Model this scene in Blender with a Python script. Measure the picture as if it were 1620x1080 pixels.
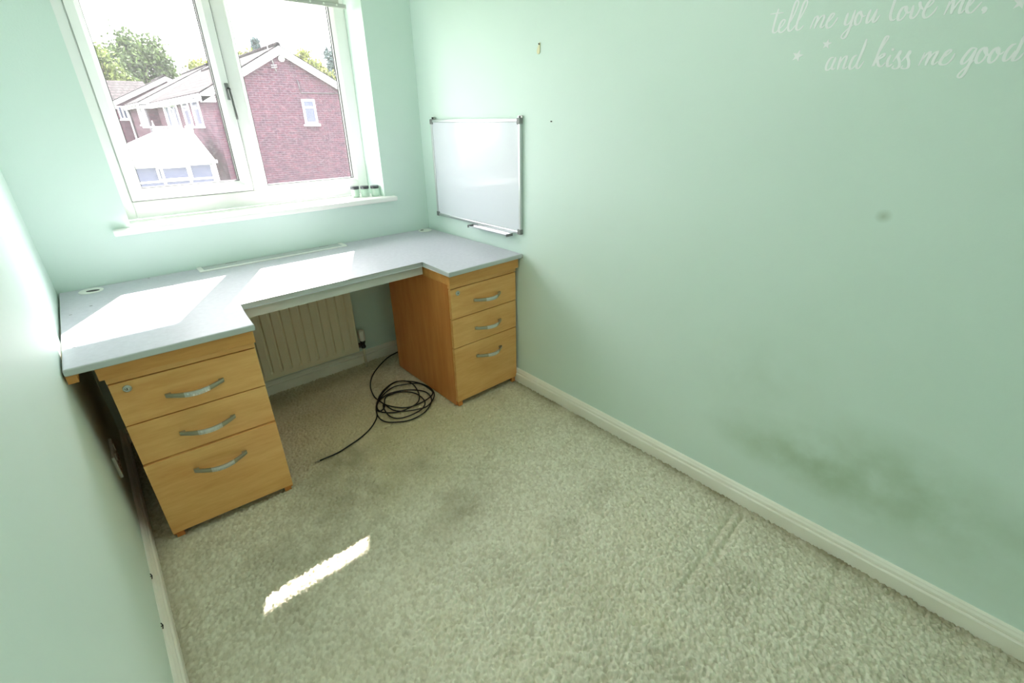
import bpy, bmesh, math, random
import numpy as np
from mathutils import Vector, Matrix

for o in list(bpy.data.objects):
    bpy.data.objects.remove(o, do_unlink=True)
S = bpy.context.scene
COL = S.collection
random.seed(4); RNG = np.random.default_rng(7)

# ------------------------------------------------------------------ camera
cam_d = bpy.data.cameras.new('camera'); cam = bpy.data.objects.new('camera', cam_d); COL.objects.link(cam)
cam_d.sensor_fit = 'HORIZONTAL'; cam_d.sensor_width = 36.0
cam_d.lens = 36.0 * 742.54 / 1620.0
cam_d.clip_start = 0.02; cam_d.clip_end = 500
_r = Vector((0.7472, -0.6645, -0.0127)); _u = Vector((0.2944, 0.3138, 0.9027)); _f = Vector((0.5959, 0.6782, -0.4301))
_m = Matrix((_r, _u, -_f)).transposed().to_4x4()
_m.translation = (0.1839, -2.5224, 1.3352)
cam.matrix_world = _m
S.camera = cam

# ------------------------------------------------------------------ sky, sun, exposure
world = bpy.data.worlds.new('sky'); S.world = world; world.use_nodes = True
bg = world.node_tree.nodes['Background']
bg.inputs['Color'].default_value = (1.0, 0.97, 1.0, 1); bg.inputs['Strength'].default_value = 1.1
SUN_DIR = Vector((-0.53, -1.0, -1.182)).normalized()
sun_d = bpy.data.lights.new('sun', 'SUN'); sun_d.energy = 4.5; sun_d.angle = math.radians(0.6); sun_d.color = (1.0, 0.955, 0.92)
sun = bpy.data.objects.new('sun', sun_d); COL.objects.link(sun)
sun.rotation_euler = SUN_DIR.to_track_quat('-Z', 'Y').to_euler(); sun.location = (4, 10, 12)
por_d = bpy.data.lights.new('window_portal', 'AREA'); por_d.shape = 'RECTANGLE'; por_d.size = 1.16; por_d.size_y = 1.08
por_d.cycles.is_portal = True
por = bpy.data.objects.new('window_portal', por_d); COL.objects.link(por)
por.location = (0.883, 0.297, 1.48); por.rotation_euler = (math.radians(-90), 0, 0)
vs = S.view_settings
S.display_settings.display_device = 'sRGB'
vs.view_transform = 'Standard'; vs.look = 'None'; vs.gamma = 1.0; vs.use_curve_mapping = False
vs.exposure = 3.02
S.cycles.max_bounces = 16; S.cycles.diffuse_bounces = 10; S.cycles.transparent_max_bounces = 16

# ------------------------------------------------------------------ helpers
def srgb(r, g, b):
    def f(c):
        c /= 255.0
        return c / 12.92 if c <= 0.04045 else ((c + 0.055) / 1.055) ** 2.4
    return (f(r), f(g), f(b), 1.0)

class NT:
    def __init__(s, m): s.t = m.node_tree; s.n = s.t.nodes; s.l = s.t.links
    def add(s, typ, **kw):
        x = s.n.new(typ)
        for k, v in kw.items():
            if k.startswith('i_'):
                key = k[2:].replace('_', ' ')
                (x.inputs[int(key)] if key.isdigit() else x.inputs[key]).default_value = v
            else: setattr(x, k, v)
        return x
    def link(s, a, b): s.l.new(a, b)

MATS = {}
def mat(name, col=(0.8, 0.8, 0.8, 1), rough=0.5, metal=0.0, spec=0.5, coat=0.0):
    m = bpy.data.materials.new(name); m.use_nodes = True
    p = m.node_tree.nodes['Principled BSDF']
    p.inputs['Base Color'].default_value = col; p.inputs['Roughness'].default_value = rough
    p.inputs['Metallic'].default_value = metal; p.inputs['Specular IOR Level'].default_value = spec
    p.inputs['Coat Weight'].default_value = coat
    MATS[name] = m
    return m
def prin(m): return m.node_tree.nodes['Principled BSDF']
def noise_col(m, c1, c2, scale, detail=3, stretch=(1, 1, 1), bump=0.0, bscale=None, lo=0.3, hi=0.7):
    t = NT(m); p = prin(m)
    tc = t.add('ShaderNodeTexCoord'); mp = t.add('ShaderNodeMapping'); mp.inputs['Scale'].default_value = stretch
    t.link(tc.outputs['Object'], mp.inputs['Vector'])
    nz = t.add('ShaderNodeTexNoise', i_Scale=scale, i_Detail=detail); t.link(mp.outputs[0], nz.inputs['Vector'])
    rp = t.add('ShaderNodeValToRGB'); e = rp.color_ramp.elements
    e[0].color = c1; e[1].color = c2; e[0].position = lo; e[1].position = hi
    t.link(nz.outputs['Fac'], rp.inputs['Fac']); t.link(rp.outputs['Color'], p.inputs['Base Color'])
    if bump:
        n2 = t.add('ShaderNodeTexNoise', i_Scale=bscale or scale, i_Detail=2); t.link(mp.outputs[0], n2.inputs['Vector'])
        b = t.add('ShaderNodeBump', i_Strength=bump, i_Distance=0.002); t.link(n2.outputs['Fac'], b.inputs['Height']); t.link(b.outputs[0], p.inputs['Normal'])
    return rp.outputs['Color']

# ------- mesh building
def cbox(bm, x0, x1, y0, y1, z0, z1, bev=0.0, seg=2, mi=0):
    vs_ = [bm.verts.new((x, y, z)) for z in (z0, z1) for y in (y0, y1) for x in (x0, x1)]
    F = [(0, 2, 3, 1), (4, 5, 7, 6), (0, 1, 5, 4), (2, 6, 7, 3), (0, 4, 6, 2), (1, 3, 7, 5)]
    fs = [bm.faces.new([vs_[i] for i in f]) for f in F]
    for f in fs: f.material_index = mi
    if bev:
        es = list({e for f in fs for e in f.edges})
        r = bmesh.ops.bevel(bm, geom=es, offset=bev, segments=seg, profile=0.5, affect='EDGES', clamp_overlap=True)
        for f in r['faces']: f.material_index = mi
    return fs
def prism(bm, pts, axis, a, b, mi=0, bev=0.0):
    """extrude a 2-D outline along an axis: axis 'z' pts (x,y); 'x' pts (y,z); 'y' pts (x,z)"""
    def mk(p, t):
        return {'z': (p[0], p[1], t), 'x': (t, p[0], p[1]), 'y': (p[0], t, p[1])}[axis]
    A = [bm.verts.new(mk(p, a)) for p in pts]; B = [bm.verts.new(mk(p, b)) for p in pts]
    n = len(pts); fs = [bm.faces.new(A[::-1]), bm.faces.new(B)]
    for i in range(n): fs.append(bm.faces.new((A[i], A[(i + 1) % n], B[(i + 1) % n], B[i])))
    for f in fs: f.material_index = mi
    if bev:
        es = list({e for f in fs[:2] for e in f.edges})
        bmesh.ops.bevel(bm, geom=es, offset=bev, segments=3, profile=0.5, affect='EDGES', clamp_overlap=True)
    return fs
def tube(bm, pts, r, n=8, mi=0, close_ends=True):
    P = [Vector(p) for p in pts]; rings = []
    up = Vector((0, 0, 1)); prev = None
    for i, p in enumerate(P):
        d = (P[min(i + 1, len(P) - 1)] - P[max(i - 1, 0)]).normalized()
        if prev is None:
            a = d.cross(up)
            if a.length < 1e-3: a = d.cross(Vector((1, 0, 0)))
        else: a = prev - d * prev.dot(d)
        a.normalize(); prev = a; b = d.cross(a)
        rr = r[i] if isinstance(r, (list, tuple)) else r
        rings.append([bm.verts.new(p + (a * math.cos(2 * math.pi * k / n) + b * math.sin(2 * math.pi * k / n)) * rr) for k in range(n)])
    for i in range(len(rings) - 1):
        for k in range(n):
            f = bm.faces.new((rings[i][k], rings[i][(k + 1) % n], rings[i + 1][(k + 1) % n], rings[i + 1][k])); f.material_index = mi; f.smooth = True
    if close_ends:
        for q in (rings[0][::-1], rings[-1]):
            f = bm.faces.new(q); f.material_index = mi
def lathe(bm, prof, cx, cy, n=24, mi=0):
    rings = [[bm.verts.new((cx + r * math.cos(2 * math.pi * k / n), cy + r * math.sin(2 * math.pi * k / n), z)) for k in range(n)] for r, z in prof]
    for i in range(len(rings) - 1):
        for k in range(n):
            f = bm.faces.new((rings[i][k], rings[i][(k + 1) % n], rings[i + 1][(k + 1) % n], rings[i + 1][k])); f.material_index = mi; f.smooth = True
    bm.faces.new(rings[0][::-1]).material_index = mi; bm.faces.new(rings[-1]).material_index = mi
def catmull(P, k=6):
    P = [np.array(p, float) for p in P]
    if len(P) < 3: return P
    Q = [2 * P[0] - P[1]] + P + [2 * P[-1] - P[-2]]; out = []
    for i in range(1, len(Q) - 2):
        a, b, c, d = Q[i - 1], Q[i], Q[i + 1], Q[i + 2]
        for j in range(k):
            t = j / k
            out.append(0.5 * (2 * b + (c - a) * t + (2 * a - 5 * b + 4 * c - d) * t * t + (3 * b - a - 3 * c + d) * t ** 3))
    out.append(P[-1]); return out

def BM(): return bmesh.new()
def mkobj(name, bm, mats, parent=None, smooth=False):
    """one mesh object; a part's vertices are moved into its parent's frame"""
    if parent is not None:
        off = Vector((0, 0, 0)); q = parent
        while q is not None:
            off += Vector(q.location); q = q.parent
        if not parent.get('_local'):
            bmesh.ops.translate(bm, verts=bm.verts, vec=-off)
    bmesh.ops.recalc_face_normals(bm, faces=bm.faces)
    me = bpy.data.meshes.new(name); bm.to_mesh(me); bm.free()
    for m in (mats if isinstance(mats, (list, tuple)) else [mats]): me.materials.append(m)
    if smooth:
        for p in me.polygons: p.use_smooth = True
    o = bpy.data.objects.new(name, me); COL.objects.link(o)
    if parent is not None:
        o.parent = parent
        if parent.get('_local'): o['_local'] = 1
    return o
def thing(name, label, cat, loc=(0, 0, 0), group=None, local=False):
    o = bpy.data.objects.new(name, None); COL.objects.link(o); o.location = loc; o.empty_display_size = 0.1
    o['label'] = label; o['category'] = cat
    if group: o['group'] = group
    if local: o['_local'] = 1
    return o
def tag(o, label, cat, group=None):
    o['label'] = label; o['category'] = cat
    if group: o['group'] = group
    return o
def struct(name, bm, mats, parent=None, label=None):
    o = mkobj(name, bm, mats, parent)
    if parent is None: o['kind'] = 'structure'
    if label: o['label'] = label
    return o
def one(fn, *a, **k):
    bm = BM(); fn(bm, *a, **k); return bm
def box(*a, **k): return one(cbox, *a, **k)

W = 1.734          # room width; window wall inner face is y = 0, left wall x = 0, floor z = 0
YB = -3.25         # wall behind the camera
H = 2.35

# ------------------------------------------------------------------ materials
MINT1, MINT2 = srgb(215, 233, 225), srgb(218, 235, 228)
def wall_mat(name, stains=()):
    m = mat(name, MINT1, 0.55, spec=0.35); col = noise_col(m, MINT1, MINT2, 2.2, 4, bump=0.12, bscale=160)
    t = NT(m); p = prin(m)
    tc = t.add('ShaderNodeTexCoord')
    for (cx, cy, cz, sx, sy, sz, rot, dirt, amt) in stains:
        mp = t.add('ShaderNodeMapping', vector_type='TEXTURE')
        mp.inputs['Location'].default_value = (cx, cy, cz); mp.inputs['Scale'].default_value = (sx, sy, sz); mp.inputs['Rotation'].default_value = (rot, 0, 0)
        t.link(tc.outputs['Object'], mp.inputs['Vector'])
        g = t.add('ShaderNodeTexGradient', gradient_type='SPHERICAL'); t.link(mp.outputs[0], g.inputs['Vector'])
        nz = t.add('ShaderNodeTexNoise', i_Scale=9.0, i_Detail=4.0); t.link(tc.outputs['Object'], nz.inputs['Vector'])
        mr = t.add('ShaderNodeMapRange', i_1=0.3, i_2=0.7, i_3=0.25, i_4=1.0); t.link(nz.outputs['Fac'], mr.inputs[0])
        mu = t.add('ShaderNodeMath', operation='MULTIPLY'); t.link(g.outputs['Fac'], mu.inputs[0]); t.link(mr.outputs[0], mu.inputs[1])
        m2 = t.add('ShaderNodeMath', operation='MULTIPLY', use_clamp=True); t.link(mu.outputs[0], m2.inputs[0]); m2.inputs[1].default_value = amt
        mx = t.add('ShaderNodeMix', data_type='RGBA'); t.link(m2.outputs[0], mx.inputs[0]); t.link(col, mx.inputs[6]); mx.inputs[7].default_value = dirt
        col = mx.outputs[2]
    t.link(col, p.inputs['Base Color'])
    return m
SMUDGE = srgb(170, 190, 164)
M_wall = wall_mat('mint_wall_paint')
M_wall_r = wall_mat('mint_wall_paint_scuffed', [
    (W, -2.28, 0.30, 0.2, 0.42, 0.13, 0.0, SMUDGE, 1.0), (W, -2.55, 0.36, 0.2, 0.40, 0.15, 0.25, SMUDGE, 0.8),
    (W, -2.40, 0.22, 0.2, 0.60, 0.10, 0.1, SMUDGE, 0.45), (W, -2.2339, 1.091, 0.2, 0.021, 0.019, 0, srgb(158, 178, 152), 1.0),
    (W, -2.02, 0.52, 0.2, 0.3, 0.22, 0, SMUDGE, 0.25)])
M_ceil = mat('white_ceiling_paint', srgb(240, 240, 236), 0.8)
M_gloss = mat('white_gloss_woodwork', srgb(242, 238, 228), 0.35)
noise_col(M_gloss, srgb(240, 235, 222), srgb(246, 243, 234), 6, 3)
M_sill = mat('white_painted_sill', srgb(242, 241, 238), 0.4)
M_upvc = mat('white_upvc', srgb(240, 241, 240), 0.3)
M_seal = mat('grey_sash_seal', srgb(176, 178, 176), 0.6)
M_gasket = mat('black_rubber_gasket', srgb(38, 38, 42), 0.6)
M_handle_dark = mat('dark_grey_metal', srgb(60, 62, 64), 0.35, 0.6)
M_lever = mat('grey_lever_metal', srgb(112, 114, 112), 0.4, 0.6)
M_silver = mat('satin_silver_metal', srgb(190, 192, 188), 0.32, 0.9)
M_nickel = mat('warm_satin_nickel', srgb(176, 172, 156), 0.38, 0.85)
M_alu = mat('brushed_aluminium', srgb(214, 216, 218), 0.3, 0.85)
M_greyplastic = mat('grey_plastic', srgb(128, 130, 130), 0.45)
M_dark = mat('dark_void_plastic', srgb(22, 22, 22), 0.6)
M_white_plastic = mat('white_plastic', srgb(235, 236, 230), 0.4)
M_board = mat('white_enamel_board', srgb(222, 225, 233), 0.12, spec=0.4)
M_lam = mat('pale_grey_laminate', srgb(196, 194, 204), 0.42)
noise_col(M_lam, srgb(190, 189, 199), srgb(198, 197, 207), 60, 3)
M_lam_edge = mat('grey_desk_edging', srgb(186, 191, 190), 0.45)
M_apron = mat('grey_apron_board', srgb(196, 197, 192), 0.5)
M_rad = mat('cream_radiator_enamel', srgb(224, 216, 192), 0.35)
M_cable = mat('black_rubber_cable', srgb(16, 16, 17), 0.5)
M_brass = mat('dull_connector_metal', srgb(170, 166, 150), 0.35, 0.9)
M_vinyl = mat('white_vinyl', srgb(246, 247, 250), 0.45)
M_glue = mat('yellowed_adhesive', srgb(226, 220, 180), 0.4)
M_black = mat('black_mark', srgb(30, 32, 34), 0.6)
M_blind = mat('grey_blind_fabric', srgb(205, 204, 196), 0.9)
M_blind_bar = mat('grey_blind_bar', srgb(188, 188, 182), 0.5)
M_lid = mat('gunmetal_lid', srgb(92, 94, 98), 0.28, 0.8)
M_jar = mat('frosted_mint_jar', srgb(206, 228, 214), 0.3); prin(M_jar).inputs['Subsurface Weight'].default_value = 0.3; prin(M_jar).inputs['Subsurface Radius'].default_value = (0.01, 0.012, 0.01)

def wood(name, c1, c2, stretch):
    m = mat(name, c1, 0.42); t = NT(m); p = prin(m)
    tc = t.add('ShaderNodeTexCoord'); mp = t.add('ShaderNodeMapping'); mp.inputs['Scale'].default_value = stretch
    t.link(tc.outputs['Object'], mp.inputs['Vector'])
    n1 = t.add('ShaderNodeTexNoise', i_Scale=3.0, i_Detail=5.0, i_Distortion=0.4); t.link(mp.outputs[0], n1.inputs['Vector'])
    n2 = t.add('ShaderNodeTexNoise', i_Scale=14.0, i_Detail=2.0); t.link(mp.outputs[0], n2.inputs['Vector'])
    ad = t.add('ShaderNodeMath', operation='MULTIPLY_ADD'); t.link(n2.outputs['Fac'], ad.inputs[0]); ad.inputs[1].default_value = 0.45; t.link(n1.outputs['Fac'], ad.inputs[2])
    rp = t.add('ShaderNodeValToRGB'); e = rp.color_ramp.elements; e[0].position = 0.5; e[1].position = 0.95; e[0].color = c1; e[1].color = c2
    t.link(ad.outputs[0], rp.inputs['Fac']); t.link(rp.outputs['Color'], p.inputs['Base Color'])
    return m
M_wood_h = wood('beech_front_grain_across', srgb(222, 160, 92), srgb(236, 184, 116), (1.2, 9, 9))
M_wood_v = wood('beech_side_grain_upright', srgb(208, 128, 62), srgb(224, 150, 84), (9, 9, 0.9))
M_wood_e = wood('beech_edge_band', srgb(208, 142, 72), srgb(222, 160, 90), (1.0, 9, 9))

# thin window glass: clear, faintly reflective, with a light film of dust
M_glass = bpy.data.materials.new('window_glass'); M_glass.use_nodes = True
t = NT(M_glass); t.n.clear()
out = t.add('ShaderNodeOutputMaterial'); tr = t.add('ShaderNodeBsdfTransparent'); gl = t.add('ShaderNodeBsdfGlossy', i_Roughness=0.02)
lw = t.add('ShaderNodeLayerWeight'); pw = t.add('ShaderNodeMath', operation='POWER'); pw.inputs[1].default_value = 4.0; t.link(lw.outputs['Facing'], pw.inputs[0])
fm = t.add('ShaderNodeMath', operation='MULTIPLY_ADD'); fm.inputs[1].default_value = 0.5; fm.inputs[2].default_value = 0.025; t.link(pw.outputs[0], fm.inputs[0]); mx = t.add('ShaderNodeMixShader')
t.link(fm.outputs[0], mx.inputs[0]); t.link(tr.outputs[0], mx.inputs[1]); t.link(gl.outputs[0], mx.inputs[2])
dust = t.add('ShaderNodeBsdfTranslucent'); dust.inputs['Color'].default_value = (0.9, 0.9, 0.95, 1)
tc = t.add('ShaderNodeTexCoord'); nz = t.add('ShaderNodeTexNoise', i_Scale=90.0, i_Detail=3.0); t.link(tc.outputs['Object'], nz.inputs['Vector'])
mr = t.add('ShaderNodeMapRange', i_1=0.45, i_2=0.75, i_3=0.010, i_4=0.020); t.link(nz.outputs['Fac'], mr.inputs[0])
mx2 = t.add('ShaderNodeMixShader'); t.link(mr.outputs[0], mx2.inputs[0]); t.link(mx.outputs[0], mx2.inputs[1]); t.link(dust.outputs[0], mx2.inputs[2])
t.link(mx2.outputs[0], out.inputs['Surface'])

# ------------------------------------------------------------------ room shell
def slab(name, mats, label, cat, *boxes):
    bm = BM()
    for b in boxes: cbox(bm, *b)
    o = struct(name, bm, mats, label=label); o['category'] = cat
    return o
WX0, WX1, WZ0, WZ1 = 0.303, 1.463, 0.918, 2.02
slab('wall_left', M_wall, 'mint green painted wall running along the left of the room', 'wall', (-0.12, 0, YB - 0.12, 0.30, -0.05, H))
slab('wall_right', M_wall_r, 'mint green wall with grey scuffs, carrying the whiteboard and lettering', 'wall', (W, W + 0.12, YB - 0.12, 0.30, -0.05, H))
slab('wall_rear', M_wall, 'mint green wall behind the viewer, facing the window', 'wall', (0, W, YB - 0.12, YB, -0.05, H))
slab('wall_window', M_wall, 'mint green wall around the window above the desk', 'wall',
     (0, WX0, 0, 0.30, -0.05, H), (WX1, W, 0, 0.30, -0.05, H), (WX0, WX1, 0, 0.30, -0.05, WZ0), (WX0, WX1, 0, 0.30, WZ1, H))
slab('ceiling', M_ceil, 'plain white ceiling above the small room', 'ceiling', (-0.12, W + 0.12, YB - 0.12, 0.30, H, H + 0.1))
slab('trim_1', M_upvc, 'white soffit board under the eaves outside the window', 'soffit', (-1.5, 3.5, 0.301, 0.62, 2.278, 2.34))

# carpet: tufted pile as real relief, with wear and stains in its colour
def worley(x, y, cell, seed):
    r = np.random.default_rng(seed); n = 1024
    jx = r.random((n, n)).astype(np.float32); jy = r.random((n, n)).astype(np.float32); hh = r.random((n, n)).astype(np.float32)
    gx = np.floor(x / cell).astype(int); gy = np.floor(y / cell).astype(int)
    best = np.full(x.shape, 9.0, np.float32); val = np.zeros(x.shape, np.float32)
    for a in (-1, 0, 1):
        for b in (-1, 0, 1):
            ix, iy = (gx + a) % n, (gy + b) % n
            d = np.hypot((gx + a + jx[ix, iy]) * cell - x, (gy + b + jy[ix, iy]) * cell - y) / cell
            k = d < best; best = np.where(k, d, best); val = np.where(k, hh[ix, iy], val)
    return best, val
def vnoise(x, y, cell, seed):
    r = np.random.default_rng(seed); n = 512; g = r.random((n, n)).astype(np.float32)
    u, v = x / cell, y / cell; i, j = np.floor(u).astype(int), np.floor(v).astype(int); fu, fv = u - i, v - j
    fu = fu * fu * (3 - 2 * fu); fv = fv * fv * (3 - 2 * fv)
    return (g[i % n, j % n] * (1 - fu) + g[(i + 1) % n, j % n] * fu) * (1 - fv) + (g[i % n, (j + 1) % n] * (1 - fu) + g[(i + 1) % n, (j + 1) % n] * fu) * fv
def blob(X, Y, x, y, sx, sy, a=0):
    c, s = math.cos(a), math.sin(a); dx, dy = X - x, Y - y
    u, v = dx * c + dy * s, -dx * s + dy * c
    return np.exp(-(u / sx) ** 2 - (v / sy) ** 2)
def carpet():
    step = 0.0037
    xs = np.arange(0.0, W + step, step); ys = np.arange(YB, 0.0 + step, step); xs[-1] = W; ys[-1] = 0
    nx, ny = len(xs), len(ys)
    X, Y = np.meshgrid(xs, ys)
    jit = RNG.uniform(-0.0013, 0.0013, (2, ny, nx)); X = np.clip(X + jit[0], 0, W); Y = np.clip(Y + jit[1], YB, 0)
    d, v = worley(X, Y, 0.0098, 1); d2, v2 = worley(X, Y, 0.0058, 2)
    z = -0.0130 * np.clip(d, 0, 1) ** 1.5 - 0.0045 * d2 + 0.0030 * (v - 0.5)
    z += 0.004 * (vnoise(X, Y, 0.05, 3) - 0.5) + 0.004 * (vnoise(X, Y, 0.17, 4) - 0.5)
    def groove(p, q, w, dep):
        p, q = np.array(p), np.array(q); L = np.hypot(*(q - p)); e = (q - p) / L
        s = (X - p[0]) * e[0] + (Y - p[1]) * e[1]; o = np.abs((X - p[0]) * -e[1] + (Y - p[1]) * e[0])
        return -dep * np.exp(-(o / w) ** 2) * np.clip(s / 0.04, 0, 1) * np.clip((L - s) / 0.04, 0, 1)
    for a, b, w, dep in [((1.24, -2.12), (1.70, -2.075), 0.009, 0.011), ((1.36, -2.145), (1.70, -2.11), 0.008, 0.010),
                         ((1.42, -1.40), (1.70, -1.33), 0.009, 0.009), ((1.47, -1.44), (1.70, -1.375), 0.007, 0.004),
                         ((1.42, -2.45), (1.70, -2.42), 0.008, 0.005), ((0.55, -2.05), (1.05, -2.35), 0.012, 0.004)]:
        z = z + groove(a, b, w, dep)
    z = np.minimum(z, 0.0015)
    # colour: wear and stains
    base = np.array(srgb(211, 203, 180)[:3]); lite = np.array(srgb(236, 231, 212)[:3]); tan = np.array(srgb(206, 190, 148)[:3]); dirt = np.array(srgb(140, 130, 100)[:3])
    n1 = vnoise(X, Y, 0.28, 5) * 0.6 + vnoise(X, Y, 0.09, 6) * 0.4
    c = base + (lite - base) * np.clip(v * 1.1 - 0.05 + 0.5 * (n1 - 0.5), 0, 1)[..., None]
    t_ = np.clip(blob(X, Y, 0.85, -0.45, 0.6, 0.5) * 0.75 + blob(X, Y, 1.2, -0.9, 0.55, 0.35) * 0.5 + 0.6 * np.clip(n1 - 0.55, 0, 1), 0, 1)
    c = c + (tan - c) * t_[..., None]
    s = 0.55 * blob(X, Y, 0.62, -0.98, 0.22, 0.16) + 0.5 * blob(X, Y, 0.95, -1.05, 0.10, 0.06, .4) + 0.45 * blob(X, Y, 0.78, -0.80, 0.16, 0.10) + 0.5 * blob(X, Y, 0.93, -1.36, 0.16, 0.11, .5) + 0.4 * blob(X, Y, 0.45, -1.25, 0.28, 0.20) + 0.35 * blob(X, Y, 0.55, -0.72, 0.15, 0.1)
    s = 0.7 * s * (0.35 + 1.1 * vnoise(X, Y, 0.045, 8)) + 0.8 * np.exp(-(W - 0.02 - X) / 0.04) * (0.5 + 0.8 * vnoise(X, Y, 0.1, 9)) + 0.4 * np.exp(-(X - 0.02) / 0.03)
    s = s + 0.22 * np.clip(vnoise(X, Y, 0.14, 31) - 0.55, 0, 1) * 2
    for _ in range(34):
        x, y = RNG.uniform(0.1, W - 0.05), RNG.uniform(-2.9, -0.4); r = RNG.uniform(0.006, 0.018)
        s = s + RNG.uniform(0.12, 0.4) * blob(X, Y, x, y, r, r * RNG.uniform(0.5, 1.2), RNG.uniform(0, 3))
    c = c * (0.94 + 0.12 * v2)[..., None]
    c = c + (dirt - c) * np.clip(s, 0, 0.85)[..., None]
    co = np.stack([X, Y, z], -1).reshape(-1, 3).astype(np.float32)
    i = np.arange(nx * ny).reshape(ny, nx)
    q = np.stack([i[:-1, :-1], i[:-1, 1:], i[1:, 1:], i[1:, :-1]], -1).reshape(-1, 4)
    me = bpy.data.meshes.new('floor'); me.vertices.add(len(co)); me.vertices.foreach_set('co', co.ravel())
    me.loops.add(q.size); me.loops.foreach_set('vertex_index', q.ravel().astype(np.int32))
    me.polygons.add(len(q)); me.polygons.foreach_set('loop_start', np.arange(0, q.size, 4, dtype=np.int32))
    me.update(calc_edges=True); me.validate()
    at = me.attributes.new('wear', 'FLOAT_COLOR', 'POINT')
    at.data.foreach_set('color', np.concatenate([c.reshape(-1, 3), np.ones((nx * ny, 1))], 1).astype(np.float32).ravel())
    m = mat('beige_tufted_carpet', (0.5, 0.5, 0.4, 1), 0.95, spec=0.15); t = NT(m)
    a = t.add('ShaderNodeAttribute', attribute_name='wear'); t.link(a.outputs['Color'], prin(m).inputs['Base Color'])
    tc = t.add('ShaderNodeTexCoord'); nz = t.add('ShaderNodeTexNoise', i_Scale=420.0, i_Detail=2.0); t.link(tc.outputs['Object'], nz.inputs['Vector'])
    b = t.add('ShaderNodeBump', i_Strength=0.5, i_Distance=0.002); t.link(nz.outputs['Fac'], b.inputs['Height']); t.link(b.outputs[0], prin(m).inputs['Normal'])
    me.materials.append(m)
    me.polygons.foreach_set('use_smooth', np.ones(len(q), bool))
    o = bpy.data.objects.new('floor', me); COL.objects.link(o); o['kind'] = 'structure'
    o['label'] = 'worn beige carpet with grey stains covering the whole floor'; o['category'] = 'carpet'
carpet()

# baseboards
PROF = [(0, -0.012), (0.020, -0.012), (0.020, 0.040), (0.018, 0.043), (0.0125, 0.0445), (0.0125, 0.0485), (0.0155, 0.0505), (0.0145, 0.056), (0.010, 0.062), (0.0085, 0.066), (0.004, 0.070), (0, 0.070)]
def bb(name, label, axis, pts, a, b):
    bm = BM(); prism(bm, pts, axis, a, b); o = struct(name, bm, M_gloss, label=label); o['category'] = 'skirting board'
bb('baseboard_right', 'white moulded skirting board along the right wall', 'y', [(W - p, z) for p, z in PROF], YB, 0)
bb('baseboard_left', 'white moulded skirting board along the left wall', 'y', [(p, z) for p, z in PROF], YB, 0)
bb('baseboard_window', 'cream skirting board under the radiator', 'x', [(-p, z) for p, z in PROF], 0.02, W - 0.02)
bb('baseboard_rear', 'white skirting board on the wall behind the viewer', 'x', [(YB + p, z) for p, z in PROF], 0.02, W - 0.02)

# ------------------------------------------------------------------ window
win = bpy.data.objects.new('window_1', None); COL.objects.link(win); win.location = (0.883, 0.19, 0.945)
win['kind'] = 'structure'; win['label'] = 'white plastic double window with one opening casement over the desk'; win['category'] = 'window'
FY0, FY1 = 0.19, 0.262
ZT = WZ1
def bar(name, parent, m, *b, bev=0.004): return mkobj(name, box(*b, bev=bev), m, parent)
ZS = 0.945
bar('frame_bar', win, M_upvc, WX0, 0.347, FY0, FY1, ZS, ZT); bar('frame_bar', win, M_upvc, 1.405, WX1, FY0, FY1, ZS, ZT)
bar('frame_bar', win, M_upvc, 0.347, 1.405, FY0, FY1, ZS, 1.021); bar('frame_bar', win, M_upvc, 0.347, 1.405, FY0, FY1, 1.955, ZT)
bar('mullion', win, M_upvc, 0.846, 0.905, FY0, FY1, 1.021, 1.955)
def ring(bm, x0, x1, z0, z1, w, y0, y1, bev=0.0, mi=0):
    for b in ((x0, x0 + w, z0, z1), (x1 - w, x1, z0, z1), (x0 + w, x1 - w, z0, z0 + w), (x0 + w, x1 - w, z1 - w, z1)):
        cbox(bm, b[0], b[1], y0, y1, b[2], b[3], bev=bev, mi=mi)
def mitred(bm, x0, x1, z0, z1, w, y0, y1, inset=0.0):
    o = [(x0, z0), (x1, z0), (x1, z1), (x0, z1)]; i = [(x0 + w, z0 + w), (x1 - w, z0 + w), (x1 - w, z1 - w), (x0 + w, z1 - w)]
    for k in range(4):
        a, b, c, d = o[k], o[(k + 1) % 4], i[(k + 1) % 4], i[k]
        prof = lambda p, y: bm.verts.new((p[0], y, p[1]))
        A = [prof(q, y0) for q in (a, b)] + [prof(q, y0 + inset) for q in (c, d)]; B = [prof(q, y1) for q in (a, b, c, d)]
        bm.faces.new(A[::-1]); bm.faces.new(B)
        for j in range(4): bm.faces.new((A[j], A[(j + 1) % 4], B[(j + 1) % 4], B[j]))
sash = mkobj('casement_sash', one(mitred, 0.349, 0.843, 1.024, 1.953, 0.030, 0.174, 0.245), M_upvc, win)
mkobj('glazing_bead', one(mitred, 0.379, 0.813, 1.054, 1.923, 0.018, 0.176, 0.240, 0.016), M_upvc, sash)
mkobj('gasket', one(ring, 0.3965, 0.7955, 1.0715, 1.9055, 0.003, 0.196, 0.2125), M_gasket, sash)
mkobj('pane', box(0.385, 0.807, 0.213, 0.217, 1.06, 1.917), M_glass, sash)
mkobj('sash_seal', box(0.8434, 0.8462, 0.183, 0.196, 1.022, 1.956), M_gasket, sash); mkobj('sash_seal', box(0.3465, 0.8462, 0.183, 0.196, 1.0210, 1.0240), M_gasket, sash)
mkobj('sash_seal', box(0.3465, 0.3492, 0.185, 0.196, 1.024, 1.956), M_seal, sash); mkobj('sash_seal', box(0.3492, 0.8434, 0.185, 0.196, 1.9530, 1.9555), M_seal, sash)
mkobj('gasket', one(ring, 0.3975, 0.7945, 1.0725, 1.9045, 0.003, 0.2265, 0.232), M_gasket, sash)
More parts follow.
